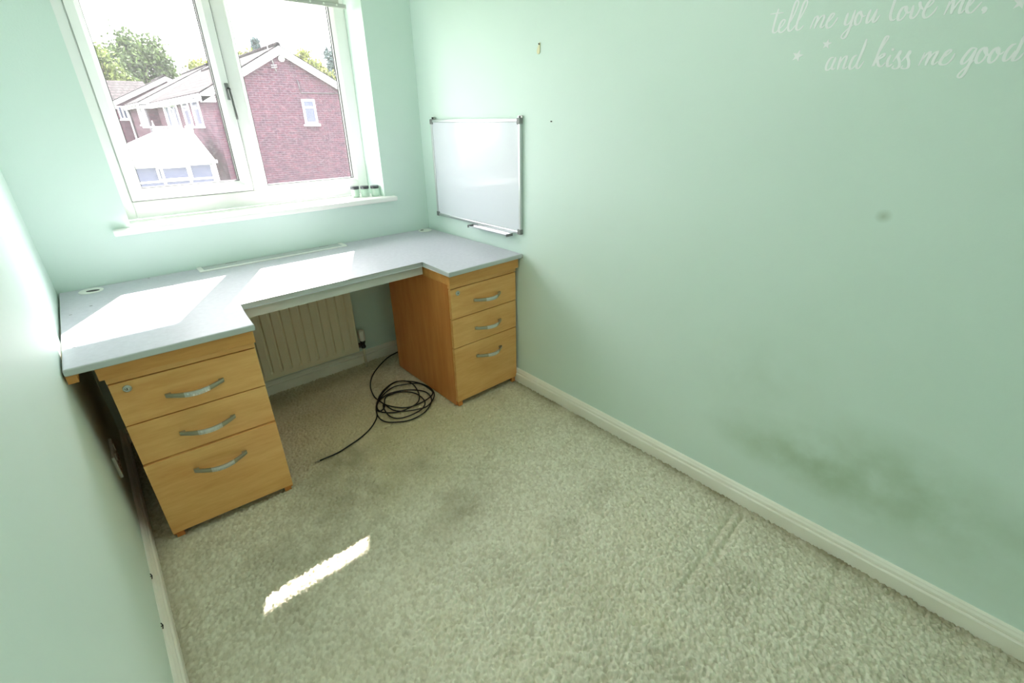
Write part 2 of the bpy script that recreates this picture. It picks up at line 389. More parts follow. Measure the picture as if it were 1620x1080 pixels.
fx = mkobj('fixed_glazing_bead', one(mitred, 0.905, 1.405, 1.021, 1.955, 0.016, 0.192, 0.240, 0.014), M_upvc, win)
mkobj('gasket', one(ring, 0.9205, 1.3895, 1.0365, 1.9395, 0.003, 0.208, 0.2185), M_gasket, fx)
mkobj('pane', box(0.912, 1.398, 0.219, 0.223, 1.028, 1.948), M_glass, fx)
mkobj('gasket', one(ring, 0.9215, 1.3885, 1.0375, 1.9385, 0.003, 0.2325, 0.238), M_gasket, fx)
# casement handle on the meeting stile
h = mkobj('handle_plate', box(0.823, 0.840, 0.166, 0.1745, 1.425, 1.495, bev=0.003), M_greyplastic, sash); h['label'] = 'dark grey handle plate'
bm = BM(); lathe(bm, [(0.006, 0), (0.0085, 0.003), (0.0085, 0.016), (0.006, 0.02)], 0, 0, 14)
bmesh.ops.rotate(bm, verts=bm.verts, cent=(0, 0, 0), matrix=Matrix.Rotation(math.radians(90), 3, 'X')); bmesh.ops.translate(bm, verts=bm.verts, vec=(0.834, 0.168, 1.468))
k = mkobj('lock_barrel', bm, M_dark, sash); k['label'] = 'black handle pivot'
bm = BM(); tube(bm, catmull([(0.834, 0.15, 1.468), (0.834, 0.142, 1.44), (0.835, 0.140, 1.40), (0.837, 0.143, 1.358), (0.838, 0.147, 1.346)], 4), [0.0065] * 5 + [0.0058] * 8 + [0.005] * 4, 10)
k = mkobj('handle', bm, M_lever, sash); k['label'] = 'silver lever handle hanging down'
# sill board with horns
bm = BM()
prism(bm, [(0.240, -0.034), (1.522, -0.034), (1.522, 0.0), (WX1, 0.0), (WX1, 0.19), (WX0, 0.19), (WX0, 0.0), (0.240, 0.0)], 'z', 0.919, 0.945, bev=0.006)
mkobj('window_sill', bm, M_sill, win)

# roller blind high in the recess
bl = thing('roller_blind', 'grey roller blind rolled up at the top of the window', 'blind', (0.883, 0.10, 1.99))
mkobj('roller', one(tube, [(0.325, 0.10, 1.99), (1.44, 0.10, 1.99)], 0.019, 14), M_blind, bl)
mkobj('fabric', box(0.335, 1.405, 0.118, 0.1195, 1.845, 1.99), M_blind, bl)
b = mkobj('bottom_bar', box(0.322, 1.44, 0.113, 0.1245, 1.832, 1.850, bev=0.003), M_blind_bar, bl)
for k in range(17):
    x = 0.36 + k * 0.0645
    bm = BM(); lathe(bm, [(0.0045, 0), (0.0045, 0.0012)], 0, 0, 10)
    bmesh.ops.rotate(bm, verts=bm.verts, cent=(0, 0, 0), matrix=Matrix.Rotation(math.radians(90), 3, 'X')); bmesh.ops.translate(bm, verts=bm.verts, vec=(x, 0.1132, 1.8425))
    mkobj('white_stud', bm, M_white_plastic, b)
for x0, x1 in ((0.305, 0.325), (1.44, 1.461)): mkobj('bracket', box(x0, x1, 0.08, 0.125, 1.965, 2.019, bev=0.002), M_white_plastic, bl)

# ------------------------------------------------------------------ desk
DZ = 0.73
desk = thing('desk', 'pale grey wall-to-wall desk top with a recessed middle, under the window', 'desk', (0.87, -0.4, 0.70))
bm = BM()
outline = [(0.006, -0.868), (0.488, -0.888), (0.500, -0.648), (1.294, -0.630), (1.281, -0.864), (1.728, -0.852), (1.728, -0.004), (0.006, -0.004)]
prism(bm, outline, 'z', 0.708, DZ, bev=0.0045)
bm.normal_update()
for f in bm.faces:
    if abs(f.normal.z) < 0.9: f.material_index = 1
top = mkobj('desk_top', bm, [M_lam, M_lam_edge], desk)
bm = BM(); prism(bm, [(0.504, -0.6397), (1.294, -0.622), (1.294, -0.604), (0.504, -0.6217)], 'z', 0.668, 0.708)
k = mkobj('apron', bm, M_apron, desk); k['label'] = 'grey board under the recessed front edge'
k = mkobj('wall_batten', box(0.004, 0.028, -0.850, -0.30, 0.678, 0.708, bev=0.001), M_wood_e, desk); k['label'] = 'wooden batten holding the desk at the left wall'
# cable grommets
def grommet(cx, cy, ang, ox, oy, ln, wd):
    bm = BM(); lathe(bm, [(0.040, DZ - 0.002), (0.040, DZ + 0.002), (0.037, DZ + 0.0035), (0.001, DZ + 0.0036)], cx, cy, 28)
    g = mkobj('grommet', bm, M_white_plastic, desk); g['label'] = 'round white cable grommet'
    c, s_ = math.cos(ang), math.sin(ang); bm = BM()
    pts = [(ln / 2 * math.cos(2 * math.pi * k / 16), wd / 2 * math.sin(2 * math.pi * k / 16)) for k in range(16)]
    prism(bm, [(cx + ox + x * c - y * s_, cy + oy + x * s_ + y * c) for x, y in pts], 'z', DZ + 0.003, DZ + 0.0046); k = mkobj('cable_hole', bm, M_dark, g); k['label'] = 'dark cable opening'
grommet(0.104, -0.064, math.radians(-12), 0.006, -0.014, 0.044, 0.022); grommet(1.672, -0.050, 0.0, -0.018, 0.004, 0.022, 0.016)
# raised vent frame let into the back of the top, above the radiator
v = mkobj('vent_plate', box(0.500, 1.150, -0.076, -0.003, DZ - 0.001, DZ + 0.0025), M_lam_edge, desk); v['label'] = 'grey slotted plate over the radiator'
for x0, x1 in ((0.52, 0.665), (0.705, 0.865), (0.90, 1.13)):
    mkobj('slot', box(x0, x1, -0.070, -0.062, DZ + 0.001, DZ + 0.0031), M_greyplastic, v)
for x in (0.60, 1.045): mkobj('slot', box(x, x + 0.05, -0.014, -0.008, DZ + 0.001, DZ + 0.0031), M_greyplastic, v)
mkobj('vent_rim', box(0.482, 1.168, -0.090, -0.074, DZ - 0.001, DZ + 0.006, bev=0.003), M_white_plastic, desk)
for x0, x1 in ((0.482, 0.502), (1.148, 1.168)):
    mkobj('vent_rim', box(x0, x1, -0.0745, -0.004, DZ - 0.001, DZ + 0.006, bev=0.003), M_white_plastic, desk)
for x, y in ((0.094, -0.28), (0.035, -0.345), (0.036, -0.70), (0.30, -0.02)):
    k = mkobj('screw_mark', box(x - 0.004, x + 0.004, y - 0.002, y + 0.002, DZ - 0.0005, DZ + 0.0006), M_greyplastic, top)

# ------------------------------------------------------------------ drawer pedestals
def handle_mesh(cx, z, y0, span=0.166, out=0.040):
    """bowed bar: flat ends, arched away from the drawer, ribbed chrome middle"""
    bm = BM(); n = 44; rows = []
    for i in range(n + 1):
        t = i / n; x = cx + (t - 0.5) * span; s = math.sin(math.pi * t)
        yo = y0 - 0.004 - out * s
        w = 0.0062 + 0.0020 * s; th = 0.0032
        rib = 0.0009 if (0.30 < t < 0.72 and i % 2) else 0.0
        rows.append([bm.verts.new((x, yo - th - rib, z - w)), bm.verts.new((x, yo - th - 0.0016 - rib, z)), bm.verts.new((x, yo - th - rib, z + w)),
                     bm.verts.new((x, yo + th, z + w)), bm.verts.new((x, yo + th, z - w))])
    for i in range(n):
        t = (i + 0.5) / n
        for k in range(5):
            f = bm.faces.new((rows[i][k], rows[i][(k + 1) % 5], rows[i + 1][(k + 1) % 5], rows[i + 1][k]))
            f.material_index = 1 if 0.30 < t < 0.72 else 0
    bm.faces.new(rows[0]); bm.faces.new(rows[-1][::-1])
    for sx in (-1, 1):
        x = cx + sx * (span / 2 - 0.009); cbox(bm, x - 0.007, x + 0.007, y0 - 0.010, y0 + 0.001, z - 0.0055, z + 0.0055, bev=0.001)
    return bm
def pedestal(label, loc, rz, w, dep, third_out, hx):
    """local frame: front lower left corner of the drawer fronts at the origin, x along the front, y into the unit"""
    p = thing('drawer_pedestal', label, 'drawer unit', loc, group='drawer pedestals under the desk', local=True); p.rotation_euler.z = rz
    TOP = 0.655
    mkobj('side_panel', box(0, 0.018, 0.019, dep, 0.0, TOP, bev=0.0006), M_wood_v, p); mkobj('side_panel', box(w - 0.018, w, 0.019, dep, 0.0, TOP, bev=0.0006), M_wood_v, p)
    mkobj('back_panel', box(0.018, w - 0.018, dep - 0.016, dep, 0.04, TOP), M_wood_v, p)
    mkobj('bottom_panel', box(0.018, w - 0.018, 0.03, dep - 0.016, 0.03, 0.046), M_wood_v, p)
    mkobj('top_panel', box(-0.010, w + 0.004, -0.016, dep, TOP + 0.0005, 0.7075, bev=0.001), M_wood_e, p)
    mkobj('top_rail', box(0, w, 0.0, 0.019, 0.633, TOP, bev=0.0007), M_wood_h, p)
    for i, (z0, z1, hz) in enumerate(((0.482, 0.629, 0.549), (0.330, 0.4785, 0.402), (0.026, 0.3265, 0.249))):
        oy = -third_out if i == 2 else 0.0
        d = mkobj('drawer_front', box(0.0008, w - 0.0008, oy, oy + 0.018, z0, z1, bev=0.0012), M_wood_h, p)
        mkobj('handle', handle_mesh(hx, hz, oy), [M_nickel, M_alu], d)
        mkobj('drawer_box', box(0.03, w - 0.03, oy + 0.018, dep - 0.05, z0 + 0.02, z1 - 0.03), M_wood_v, d)
        if i == 0:
            bm = BM(); lathe(bm, [(0.0115, 0), (0.0115, 0.002), (0.0095, 0.0035), (0.0085, 0.0035), (0.0082, 0.0022), (0.0055, 0.0022), (0.0052, 0.0032), (0.0005, 0.0033)], 0, 0, 22)
            cbox(bm, -0.0011, 0.0011, -0.0032, 0.0032, 0.0030, 0.0036, mi=1)
            bmesh.ops.rotate(bm, verts=bm.verts, cent=(0, 0, 0), matrix=Matrix.Rotation(math.radians(90), 3, 'X')); bmesh.ops.translate(bm, verts=bm.verts, vec=(0.041, 0, 0.6055))
            k = mkobj('lock', bm, [M_silver, M_dark], d); k['label'] = 'round silver keyhole lock'
    for x in (0.008, w - 0.032): mkobj('foot', box(x, x + 0.024, 0.006, 0.0185, -0.004, 0.025), M_wood_v, p)
    return p
pedestal('drawer pedestal near the left wall with its bottom drawer slightly open', (0.0768, -0.815, 0.0), math.atan2(-0.0271, 0.3983), 0.405, 0.60, 0.007, 0.205)
pedestal('drawer pedestal in the corner below the whiteboard with its side panel showing', (1.3155, -0.811, 0.0), 0.0, 0.403, 0.60, 0.0, 0.212)

# ------------------------------------------------------------------ radiator
rad = thing('radiator', 'cream ribbed panel radiator on the wall beneath the desk', 'radiator', (0.78, -0.05, 0.12))
RX0, RX1, RZ0, RZ1, RY = 0.44, 1.126, 0.118, 0.60, -0.100
bm = BM(); xs = [RX0]; pitch = 0.0476; nrib = 14
x = RX0 + 0.028
prof = [(RX0, 0)]
for k in range(nrib):
    c = x + k * pitch
    prof += [(c - 0.009, 0), (c - 0.004, 1), (c + 0.004, 1), (c + 0.009, 0)]
prof = [q for q in prof if q[0] < RX1 - 0.008] + [(RX1, 0)]
zs = [(RZ0, 0, 0.008), (RZ0 + 0.004, 0, 0), (RZ0 + 0.030, 0, 0), (RZ0 + 0.042, 1, 0), (RZ1 - 0.042, 1, 0), (RZ1 - 0.030, 0, 0), (RZ1 - 0.004, 0, 0), (RZ1, 0, 0.008)]
g = [[bm.verts.new((px, RY + 0.009 * d * w + o, z)) for px, d in prof] for z, w, o in zs]
for i in range(len(zs) - 1):
    for k in range(len(prof) - 1): bm.faces.new((g[i][k], g[i][k + 1], g[i + 1][k + 1], g[i + 1][k]))
cbox(bm, RX0, RX1, RY + 0.0095, RY + 0.022, RZ0 + 0.001, RZ1 - 0.001)
mkobj('panel', bm, M_rad, rad)
mkobj('side_seam', box(RX1 - 0.001, RX1 + 0.006, RY - 0.001, RY + 0.045, RZ0 + 0.004, RZ1 - 0.004, bev=0.002), M_rad, rad)
mkobj('rear_panel', box(RX0, RX1, RY + 0.045, RY + 0.058, RZ0 + 0.01, RZ1 - 0.01, bev=0.003), M_rad, rad)
for k in range(22): mkobj('convector_fin', box(RX0 + 0.03 + k * 0.030, RX0 + 0.032 + k * 0.030, RY + 0.023, RY + 0.044, RZ0 + 0.03, RZ1 - 0.03), M_rad, rad) if k % 2 == 0 else None
for x in (0.52, 1.04): mkobj('wall_bracket', box(x, x + 0.03, RY + 0.058, -0.001, 0.18, 0.55), M_rad, rad)
VX = 1.172
bm = BM(); lathe(bm, [(0.013, 0.166), (0.0175, 0.169), (0.0175, 0.215), (0.0165, 0.228), (0.012, 0.232)], VX, -0.068, 20)
vc = mkobj('valve_cap', bm, M_white_plastic, rad); vc['label'] = 'white valve cap'
for k in range(12):
    a = 2 * math.pi * k / 12
    mkobj('grip_rib', box(VX + 0.0172 * math.cos(a) - 0.0012, VX + 0.0172 * math.cos(a) + 0.0012, -0.068 + 0.0172 * math.sin(a) - 0.0012, -0.068 + 0.0172 * math.sin(a) + 0.0012, 0.172, 0.212), M_white_plastic, vc)
bm = BM(); lathe(bm, [(0.010, 0.118), (0.014, 0.121), (0.014, 0.132), (0.011, 0.136), (0.012, 0.150), (0.015, 0.153), (0.015, 0.164), (0.012, 0.166)], VX, -0.068, 16)
tube(bm, [(VX, -0.068, 0.142), (RX1 - 0.004, -0.068, 0.142)], 0.010, 12); tube(bm, [(VX - 0.016, -0.068, 0.142), (VX - 0.030, -0.068, 0.142)], 0.0155, 6)
k = mkobj('valve_body', bm, M_handle_dark, rad); k['label'] = 'dark tarnished metal valve body'
k = mkobj('pipe', one(tube, [(VX, -0.068, -0.008), (VX, -0.068, 0.12)], 0.0072, 12), M_rad, rad); k['label'] = 'cream painted feed pipe'

# ------------------------------------------------------------------ whiteboard
WY0, WY1, BZ0, BZ1 = -0.128, -0.850, 0.825, 1.332
wb = thing('whiteboard', 'whiteboard with silver aluminium frame hanging on the right wall', 'whiteboard', (W, (WY0 + WY1) / 2, BZ0))
mkobj('board', box(W - 0.012, W - 0.004, WY1 + 0.004, WY0 - 0.004, BZ0 + 0.004, BZ1 - 0.004), M_board, wb)
F = 0.014
for b in ((WY1, WY0, BZ1 - F, BZ1), (WY1, WY0, BZ0, BZ0 + F), (WY1, WY1 + F, BZ0 + F, BZ1 - F), (WY0 - F, WY0, BZ0 + F, BZ1 - F)):
    mkobj('frame_rail', box(W - 0.017, W - 0.001, *b, bev=0.003), M_alu, wb)
for y0 in (WY1 - 0.002, WY0 - 0.022):
    for z0 in (BZ0 - 0.002, BZ1 - 0.024):
        c = mkobj('corner_cap', box(W - 0.0195, W - 0.0005, y0, y0 + 0.024, z0, z0 + 0.026, bev=0.004), M_greyplastic, wb); c['label'] = 'grey plastic corner cap'
for y in (WY1 + 0.002, WY0 - 0.026):
    c = mkobj('hanging_clip', box(W - 0.010, W - 0.0005, y - 0.008, y + 0.020, BZ1 + 0.001, BZ1 + 0.012, bev=0.002), M_silver, wb)
    mkobj('screw', one(tube, [(W - 0.014, y + 0.006, BZ1 + 0.0065), (W - 0.009, y + 0.006, BZ1 + 0.0065)], 0.004, 10), M_handle_dark, c)
bm = BM(); prism(bm, [(W - 0.018, 0.8235), (W - 0.018, 0.812), (W - 0.046, 0.812), (W - 0.052, 0.818), (W - 0.0495, 0.819), (W - 0.045, 0.8145), (W - 0.020, 0.8145), (W - 0.0145, 0.8235)], 'y', -0.785, -0.475)
tr_ = mkobj('pen_tray', bm, M_alu, wb)
for y in (-0.789, -0.475): mkobj('tray_end', box(W - 0.054, W - 0.012, y, y + 0.004, 0.809, 0.8225, bev=0.0012), M_greyplastic, tr_)

# ------------------------------------------------------------------ jars on the sill
for (x, y, lab) in ((1.338, 0.100, 'small mint jar with dark lid, nearest the window frame of three'), (1.386, 0.078, 'small mint jar with dark lid, middle of the three on the sill'), (1.435, 0.056, 'small mint jar with dark lid, in the corner of the sill by the right wall')):
    j = thing('lidded_jar', lab, 'jar', (x, y, 0.945), group='small jars on the window sill')
    bm = BM(); lathe(bm, [(0.0195, 0.9452), (0.0215, 0.9475), (0.0222, 0.955), (0.0222, 0.984), (0.0205, 0.988), (0.019, 0.989)], x, y, 24); mkobj('body', bm, M_jar, j)
    bm = BM(); lathe(bm, [(0.0228, 0.9875), (0.0232, 0.989), (0.0232, 1.001), (0.022, 1.003), (0.018, 1.0025)], x, y, 28); mkobj('lid', bm, M_lid, j)

# ------------------------------------------------------------------ coiled cable
CAB = "1402,-40 1314,-68 1213,-140 1129,-224 1071,-322 1042,-419 1039,-478 1050,-558 1097,-630 1153,-652 1235,-645 1288,-614 1300,-543 1289,-464 1247,-407 1196,-368 1112,-402 1044,-468 994,-542 967,-617 971,-681 1011,-725 1075,-750 1161,-740 1239,-679 1267,-595 1246,-534 1186,-487 1115,-462 1053,-476 1010,-520 993,-567 1006,-604 1054,-648 1114,-660 1184,-636 1232,-563 1255,-458 1234,-391 1176,-376 1090,-431 1017,-504 989,-574 1024,-570 1071,-493 1122,-476 1174,-496 1214,-562 1212,-654 1170,-704 1097,-723 1034,-708 1010,-656 1019,-580 1040,-540 1047,-613 1079,-663 1132,-699 1196,-707 1274,-650 1301,-577 1288,-489 1229,-439 1152,-422 1053,-476 1000,-533 962,-612 901,-675 834,-714 768,-735 700,-751 622,-749"
pts = [tuple(float(c) / 1000 for c in q.split(',')) for q in CAB.split()]
N = len(pts); P3 = []
for i, (x, y) in enumerate(pts):
    z = 0.0035
    if 6 < i < N - 6: z += 0.006 * (i - 6) / (N - 12) + 0.002 * math.sin(i * 1.9)
    P3.append((min(x, 1.303) if y < -0.2 else x, y, max(z, 0.0035)))
cb = thing('cable', 'coiled black cable lying on the carpet beside the right drawer pedestal', 'cable', (1.14, -0.56, 0))
mkobj('cord', one(tube, catmull(P3, 6), 0.0033, 8), M_cable, cb)
k = mkobj('plug_tip', one(tube, [(0.622, -0.749, 0.0035), (0.612, -0.749, 0.0035), (0.611, -0.749, 0.0035), (0.600, -0.749, 0.003)], [0.0045, 0.0045, 0.0022, 0.0016], 10), M_brass, cb); k['label'] = 'metal connector tip'

# ------------------------------------------------------------------ things on the walls
sk = thing('wall_socket', 'white socket plate low on the left wall in the shadow of the desk', 'socket', (0.0, -0.60, 0.27))
mkobj('faceplate', box(0.0005, 0.010, -0.673, -0.527, 0.228, 0.314, bev=0.003), M_white_plastic, sk)
for y in (-0.637, -0.563):
    mkobj('rocker_switch', box(0.0095, 0.0125, y - 0.008, y + 0.008, 0.285, 0.304, bev=0.001), M_white_plastic, sk)
    for dy, z in ((0, 0.274), (-0.011, 0.250), (0.011, 0.250)): mkobj('pin_hole', box(0.0095, 0.0103, y + dy - 0.004, y + dy + 0.004, z - 0.004, z + 0.004), M_dark, sk)
def cableclip(y, z, lab):
    c = thing('cable_clip', lab, 'clip', (0.0, y, z), group='black clips above the left skirting')
    mkobj('saddle', one(tube, [(0.0025, y + 0.004, z + 0.008), (0.005, y, z + 0.001), (0.0025, y - 0.006, z - 0.006)], 0.0014, 6), M_black, c)
    mkobj('prong', one(tube, [(0.0025, y - 0.007, z + 0.006), (0.005, y, z), (0.0025, y + 0.006, z - 0.004)], 0.0013, 6), M_black, c)
    mkobj('nail', one(tube, [(-0.004, y, z), (0.006, y, z)], 0.0012, 6), M_black, c)
cableclip(-1.035, 0.079, 'tiny black clip at the left skirting, nearer the drawers'); cableclip(-1.245, 0.079, 'tiny black clip at the left skirting, farther from the drawers')
gd = thing('adhesive_strip', 'yellowed blob of old adhesive on the right wall above the whiteboard', 'adhesive', (W, -0.948, 1.59))
bm = BM(); prism(bm, [(-0.9405, 1.582), (-0.937, 1.574), (-0.941, 1.566), (-0.950, 1.565), (-0.9545, 1.572), (-0.9535, 1.588), (-0.956, 1.602), (-0.951, 1.606), (-0.946, 1.596)], 'x', W - 0.0035, W - 0.0002, bev=0.001); mkobj('blob', bm, M_glue, gd)
k = mkobj('pin', one(tube, [(W - 0.008, -0.953, 1.600), (W - 0.0005, -0.951, 1.598)], 0.0025, 8), M_black, gd)
tag(mkobj('nail', one(tube, [(W - 0.006, -1.0276, 1.3194), (W + 0.01, -1.0276, 1.3194)], [0.0028, 0.0012], 8), M_black), 'tiny dark nail in the right wall beside the whiteboard', 'nail')

# vinyl lettering (coordinates in half millimetres along the wall and up)
L1=[('t','126,381 121,344 117,297 119,277 130,271 140,277 147,284|86,361 115,361 157,359'),
('e','147,284 165,303 172,320 164,327 152,314 147,290 153,273 166,269 181,280 189,293'),
('l','189,293 208,332 221,376 222,396 213,404 205,391 199,345 194,300 198,278 208,270 220,279 230,294'),
('l','230,294 250,331 265,373 265,393 256,398 248,383 241,336 236,295 238,277 249,270 263,278 271,289'),
('m','306,267 311,289 318,320|309,282 317,309 326,321 333,313 331,293 327,267|330,280 343,310 356,321 363,312 359,291 355,275 363,268 372,276'),
('e','372,276 394,299 406,318 399,324 389,313 381,288 383,270 394,262 409,272 421,292 425,304'),
('y','467,317 465,298 464,274 472,266 484,274 494,299 496,325|496,325 493,289 490,250 483,218 473,208 463,215 467,229 486,250 504,264'),
('o','521,318 511,307 506,287 510,267 520,261 530,272 531,294 524,314 522,309 535,294 548,295'),
('u','562,318 557,294 557,270 563,263 573,275 581,296 588,316|588,316 585,291 583,270 590,263 598,272 607,291'),
('l','673,337 670,358 659,370 652,355 649,319 648,286 655,266 665,261 675,267'),
('o','698,312 687,304 681,285 682,266 689,258 700,264 708,281 708,301 702,310 703,298 716,283 726,292'),
('v','728,311 729,288 729,269 738,259 750,269 756,291 754,314 750,318 756,302 771,289'),
('e','771,289 789,299 799,315 794,322 784,316 776,291 775,271 785,256 798,258 812,274 819,295'),
('m','851,257 855,277 856,308|854,268 859,292 866,309 871,303 874,278 876,257|877,268 886,292 898,311 903,305 902,280 903,261 910,257 918,269'),
('e','918,269 931,282 939,298 939,305 930,308 925,292 924,274 930,258 943,253 955,267 967,289'),
('comma','975,267 982,267 988,260 983,255 977,261 981,263|987,260 987,252 981,245')]
L2=[('a','452,130 437,126 427,104 427,80 438,73 454,90 461,116 460,130|460,130 456,105 453,84 461,75 472,81'),
('n','483,130 483,99 482,71|482,88 491,114 504,130 511,123 509,101 507,80 514,74 525,83'),
('d','554,131 541,123 534,99 534,79 543,70 557,84 566,111|577,196 574,158 568,119 563,90 567,74 578,74 591,102'),
('k','630,75 641,120 654,161 666,191 663,199 654,193 646,159 640,109 637,77|637,95 654,119 667,127 668,116 650,105 648,99 657,79 670,73 683,88'),
('i','695,119 690,98 693,76 701,70 712,82|692,144 697,142 698,138 693,140'),
('s','711,89 721,113 727,132 731,124 727,109 738,87 741,66 729,59 716,64 720,74'),
('s','745,87 758,110 764,128 768,121 764,106 775,84 778,63 767,57 752,61 756,71'),
('m','816,65 822,91 825,118|820,81 833,107 842,118 846,111 844,89 842,64|844,79 855,105 868,117 872,112 867,91 866,72 874,66 885,77'),
('e','888,85 908,100 919,114 914,120 903,111 895,88 892,72 901,63 919,65 931,82 935,105'),
('g','1002,118 987,118 974,95 968,71 976,60 989,74 998,99 1004,118|1004,118 1000,86 996,51 991,21 981,7 972,12 975,26 993,51 1011,76'),
('o','1029,120 1018,107 1014,82 1019,64 1029,60 1040,73 1043,98 1035,117 1034,106 1049,88 1057,97'),
('o','1075,116 1062,106 1056,85 1059,65 1068,58 1079,70 1083,92 1077,111 1074,102 1087,88 1097,97'),
('d','1126,122 1114,117 1105,96 1104,71 1111,61 1122,70 1131,97|1143,153 1141,129 1138,93 1133,66 1140,60 1151,67 1160,88')]
def ribbon(bm, P, wmax, lift):
    n = len(P); L, R = [], []
    for i, p in enumerate(P):
        d = P[min(i + 1, n - 1)] - P[max(i - 1, 0)]; d = d / (np.linalg.norm(d) + 1e-9)
        a = abs(d[1]) if d[1] < 0 else 0.35 * abs(d[1])          # down strokes are heavier
        w = wmax * (0.42 + 0.58 * a) * (0.5 + 0.5 * min(1, min(i, n - 1 - i) / 3)) / 2
        nn = np.array((-d[1], d[0])) * w; L.append(p + nn); R.append(p - nn)
    def V(q, x): return bm.verts.new((x, -1.8 - q[0], 1.4 + q[1]))
    A = []
    for i, (l, r) in enumerate(zip(L, R)):
        f = W - 0.0004 - lift - 0.0003 * i / n          # later strokes ride over earlier ones
        A.append((V(l, f), V(r, f), V(r, W - 0.0001), V(l, W - 0.0001)))
    for a, b in zip(A, A[1:]):
        for k in range(4): bm.faces.new((a[k], a[(k + 1) % 4], b[(k + 1) % 4], b[k]))
    bm.faces.new(A[0]); bm.faces.new(A[-1][::-1])
def lettering(label, data):
    t_ = thing('wall_lettering', label, 'wall decal', (W, -2.05, 1.45), group='white script lettering on the right wall')
    for n_, strokes in data:
        bm = BM()
        for si, s in enumerate(strokes.split('|')):
            q = [np.array([float(c) / 2000 for c in w.split(',')]) for w in s.split()]
            ribbon(bm, catmull(q, 5), 0.0060, 0.0003 * si)
        mkobj('letter_' + n_ if n_ != 'comma' else 'comma', bm, M_vinyl, t_)
lettering('upper line of white script lettering reading tell me you love me', L1)
lettering('lower line of white script lettering reading and kiss me good', L2)
def star(y, z, r, rot, label):
    bm = BM(); pts = []
    for k in range(10):
        a = rot + math.pi / 2 + k * math.pi / 5; q = r if k % 2 == 0 else r * 0.42
        pts.append((y + q * math.cos(a), z + q * math.sin(a)))
    prism(bm, pts, 'x', W - 0.0006, W - 0.0001); tag(mkobj('star_decal', bm, M_vinyl), label, 'wall decal', 'white star decals')
star(-1.9366, 1.4751, 0.0150, 0.25, 'white star decal at the far left below the word tell')
star(-2.002, 1.4956, 0.0120, 0.1, 'small white star decal between the two lines of lettering')
star(-2.3460, 1.5340, 0.0130, 0.15, 'white star decal at the right end of the upper line of lettering')

# ------------------------------------------------------------------ ceiling light (overhead, behind the top of the picture)
M_opal = mat('lit_opal_glass', (1, 1, 1, 1), 0.4); prin(M_opal).inputs['Emission Color'].default_value = (1.0, 0.97, 0.94, 1); prin(M_opal).inputs['Emission Strength'].default_value = 2.3
cl = thing('ceiling_lamp', 'round flush ceiling light with a lit opal glass dome', 'lamp', (0.87, -1.75, H))
bm = BM(); lathe(bm, [(0.165, H - 0.0005), (0.165, H - 0.022), (0.155, H - 0.028), (0.12, H - 0.028)], 0.87, -1.75, 32); mkobj('base_ring', bm, M_white_plastic, cl)
bm = BM(); lathe(bm, [(0.148, H - 0.0285), (0.145, H - 0.045), (0.125, H - 0.066), (0.085, H - 0.082), (0.03, H - 0.088), (0.002, H - 0.0885)], 0.87, -1.75, 32); mkobj('glass_dome', bm, M_opal, cl)

# ------------------------------------------------------------------ outside: the neighbouring terrace
GZ = -2.65
def brick_mat(name, ax):
    m = mat(name, (0.2, 0.06, 0.06, 1), 0.85, spec=0.2); t = NT(m)
    tc = t.add('ShaderNodeTexCoord'); sp = t.add('ShaderNodeSeparateXYZ'); cb_ = t.add('ShaderNodeCombineXYZ')
    t.link(tc.outputs['Object'], sp.inputs[0]); t.link(sp.outputs['X' if ax == 'x' else 'Y'], cb_.inputs[0]); t.link(sp.outputs['Z'], cb_.inputs[1])
    br = t.add('ShaderNodeTexBrick', i_Scale=1.0); br.inputs['Brick Width'].default_value = 0.225; br.inputs['Row Height'].default_value = 0.075; br.inputs['Mortar Size'].default_value = 0.008
    br.inputs['Color1'].default_value = srgb(76, 43, 54); br.inputs['Color2'].default_value = srgb(60, 37, 49); br.inputs['Mortar'].default_value = srgb(88, 74, 84)
    t.link(cb_.outputs[0], br.inputs['Vector'])
    nz = t.add('ShaderNodeTexNoise', i_Scale=5.0, i_Detail=6.0); t.link(tc.outputs['Object'], nz.inputs['Vector'])
    rp = t.add('ShaderNodeValToRGB'); e = rp.color_ramp.elements; e[0].position = 0.35; e[1].position = 0.72; e[0].color = (0.75, 0.75, 0.8, 1); e[1].color = (1.25, 1.15, 1.15, 1)
    t.link(nz.outputs['Fac'], rp.inputs['Fac'])
    mx = t.add('ShaderNodeMix', data_type='RGBA', blend_type='MULTIPLY'); mx.inputs[0].default_value = 1.0
    t.link(br.outputs['Color'], mx.inputs[6]); t.link(rp.outputs['Color'], mx.inputs[7]); t.link(mx.outputs[2], prin(m).inputs['Base Color'])
    return m
M_brick_x = brick_mat('red_brick_gable', 'x'); M_brick_y = brick_mat('red_brick_flank', 'y')
def tile_mat(name, c1, c2, ax):
    m = mat(name, c1, 0.9, spec=0.1); t = NT(m); tc = t.add('ShaderNodeTexCoord'); sp = t.add('ShaderNodeSeparateXYZ'); cb_ = t.add('ShaderNodeCombineXYZ')
    t.link(tc.outputs['Object'], sp.inputs[0]); t.link(sp.outputs[ax], cb_.inputs[0]); t.link(sp.outputs['Z'], cb_.inputs[1])
    br = t.add('ShaderNodeTexBrick', i_Scale=1.0); br.inputs['Brick Width'].default_value = 0.36; br.inputs['Row Height'].default_value = 0.20; br.inputs['Mortar Size'].default_value = 0.04
    br.inputs['Color1'].default_value = c1; br.inputs['Color2'].default_value = c2; br.inputs['Mortar'].default_value = srgb(14, 12, 13)
    t.link(cb_.outputs[0], br.inputs['Vector']); t.link(br.outputs['Color'], prin(m).inputs['Base Color']); return m
M_tile_y = tile_mat('brown_roof_tile', srgb(46, 39, 41), srgb(36, 31, 33), 'Y'); M_tile_x = tile_mat('brown_roof_tile_across', srgb(46, 39, 41), srgb(36, 31, 33), 'X')
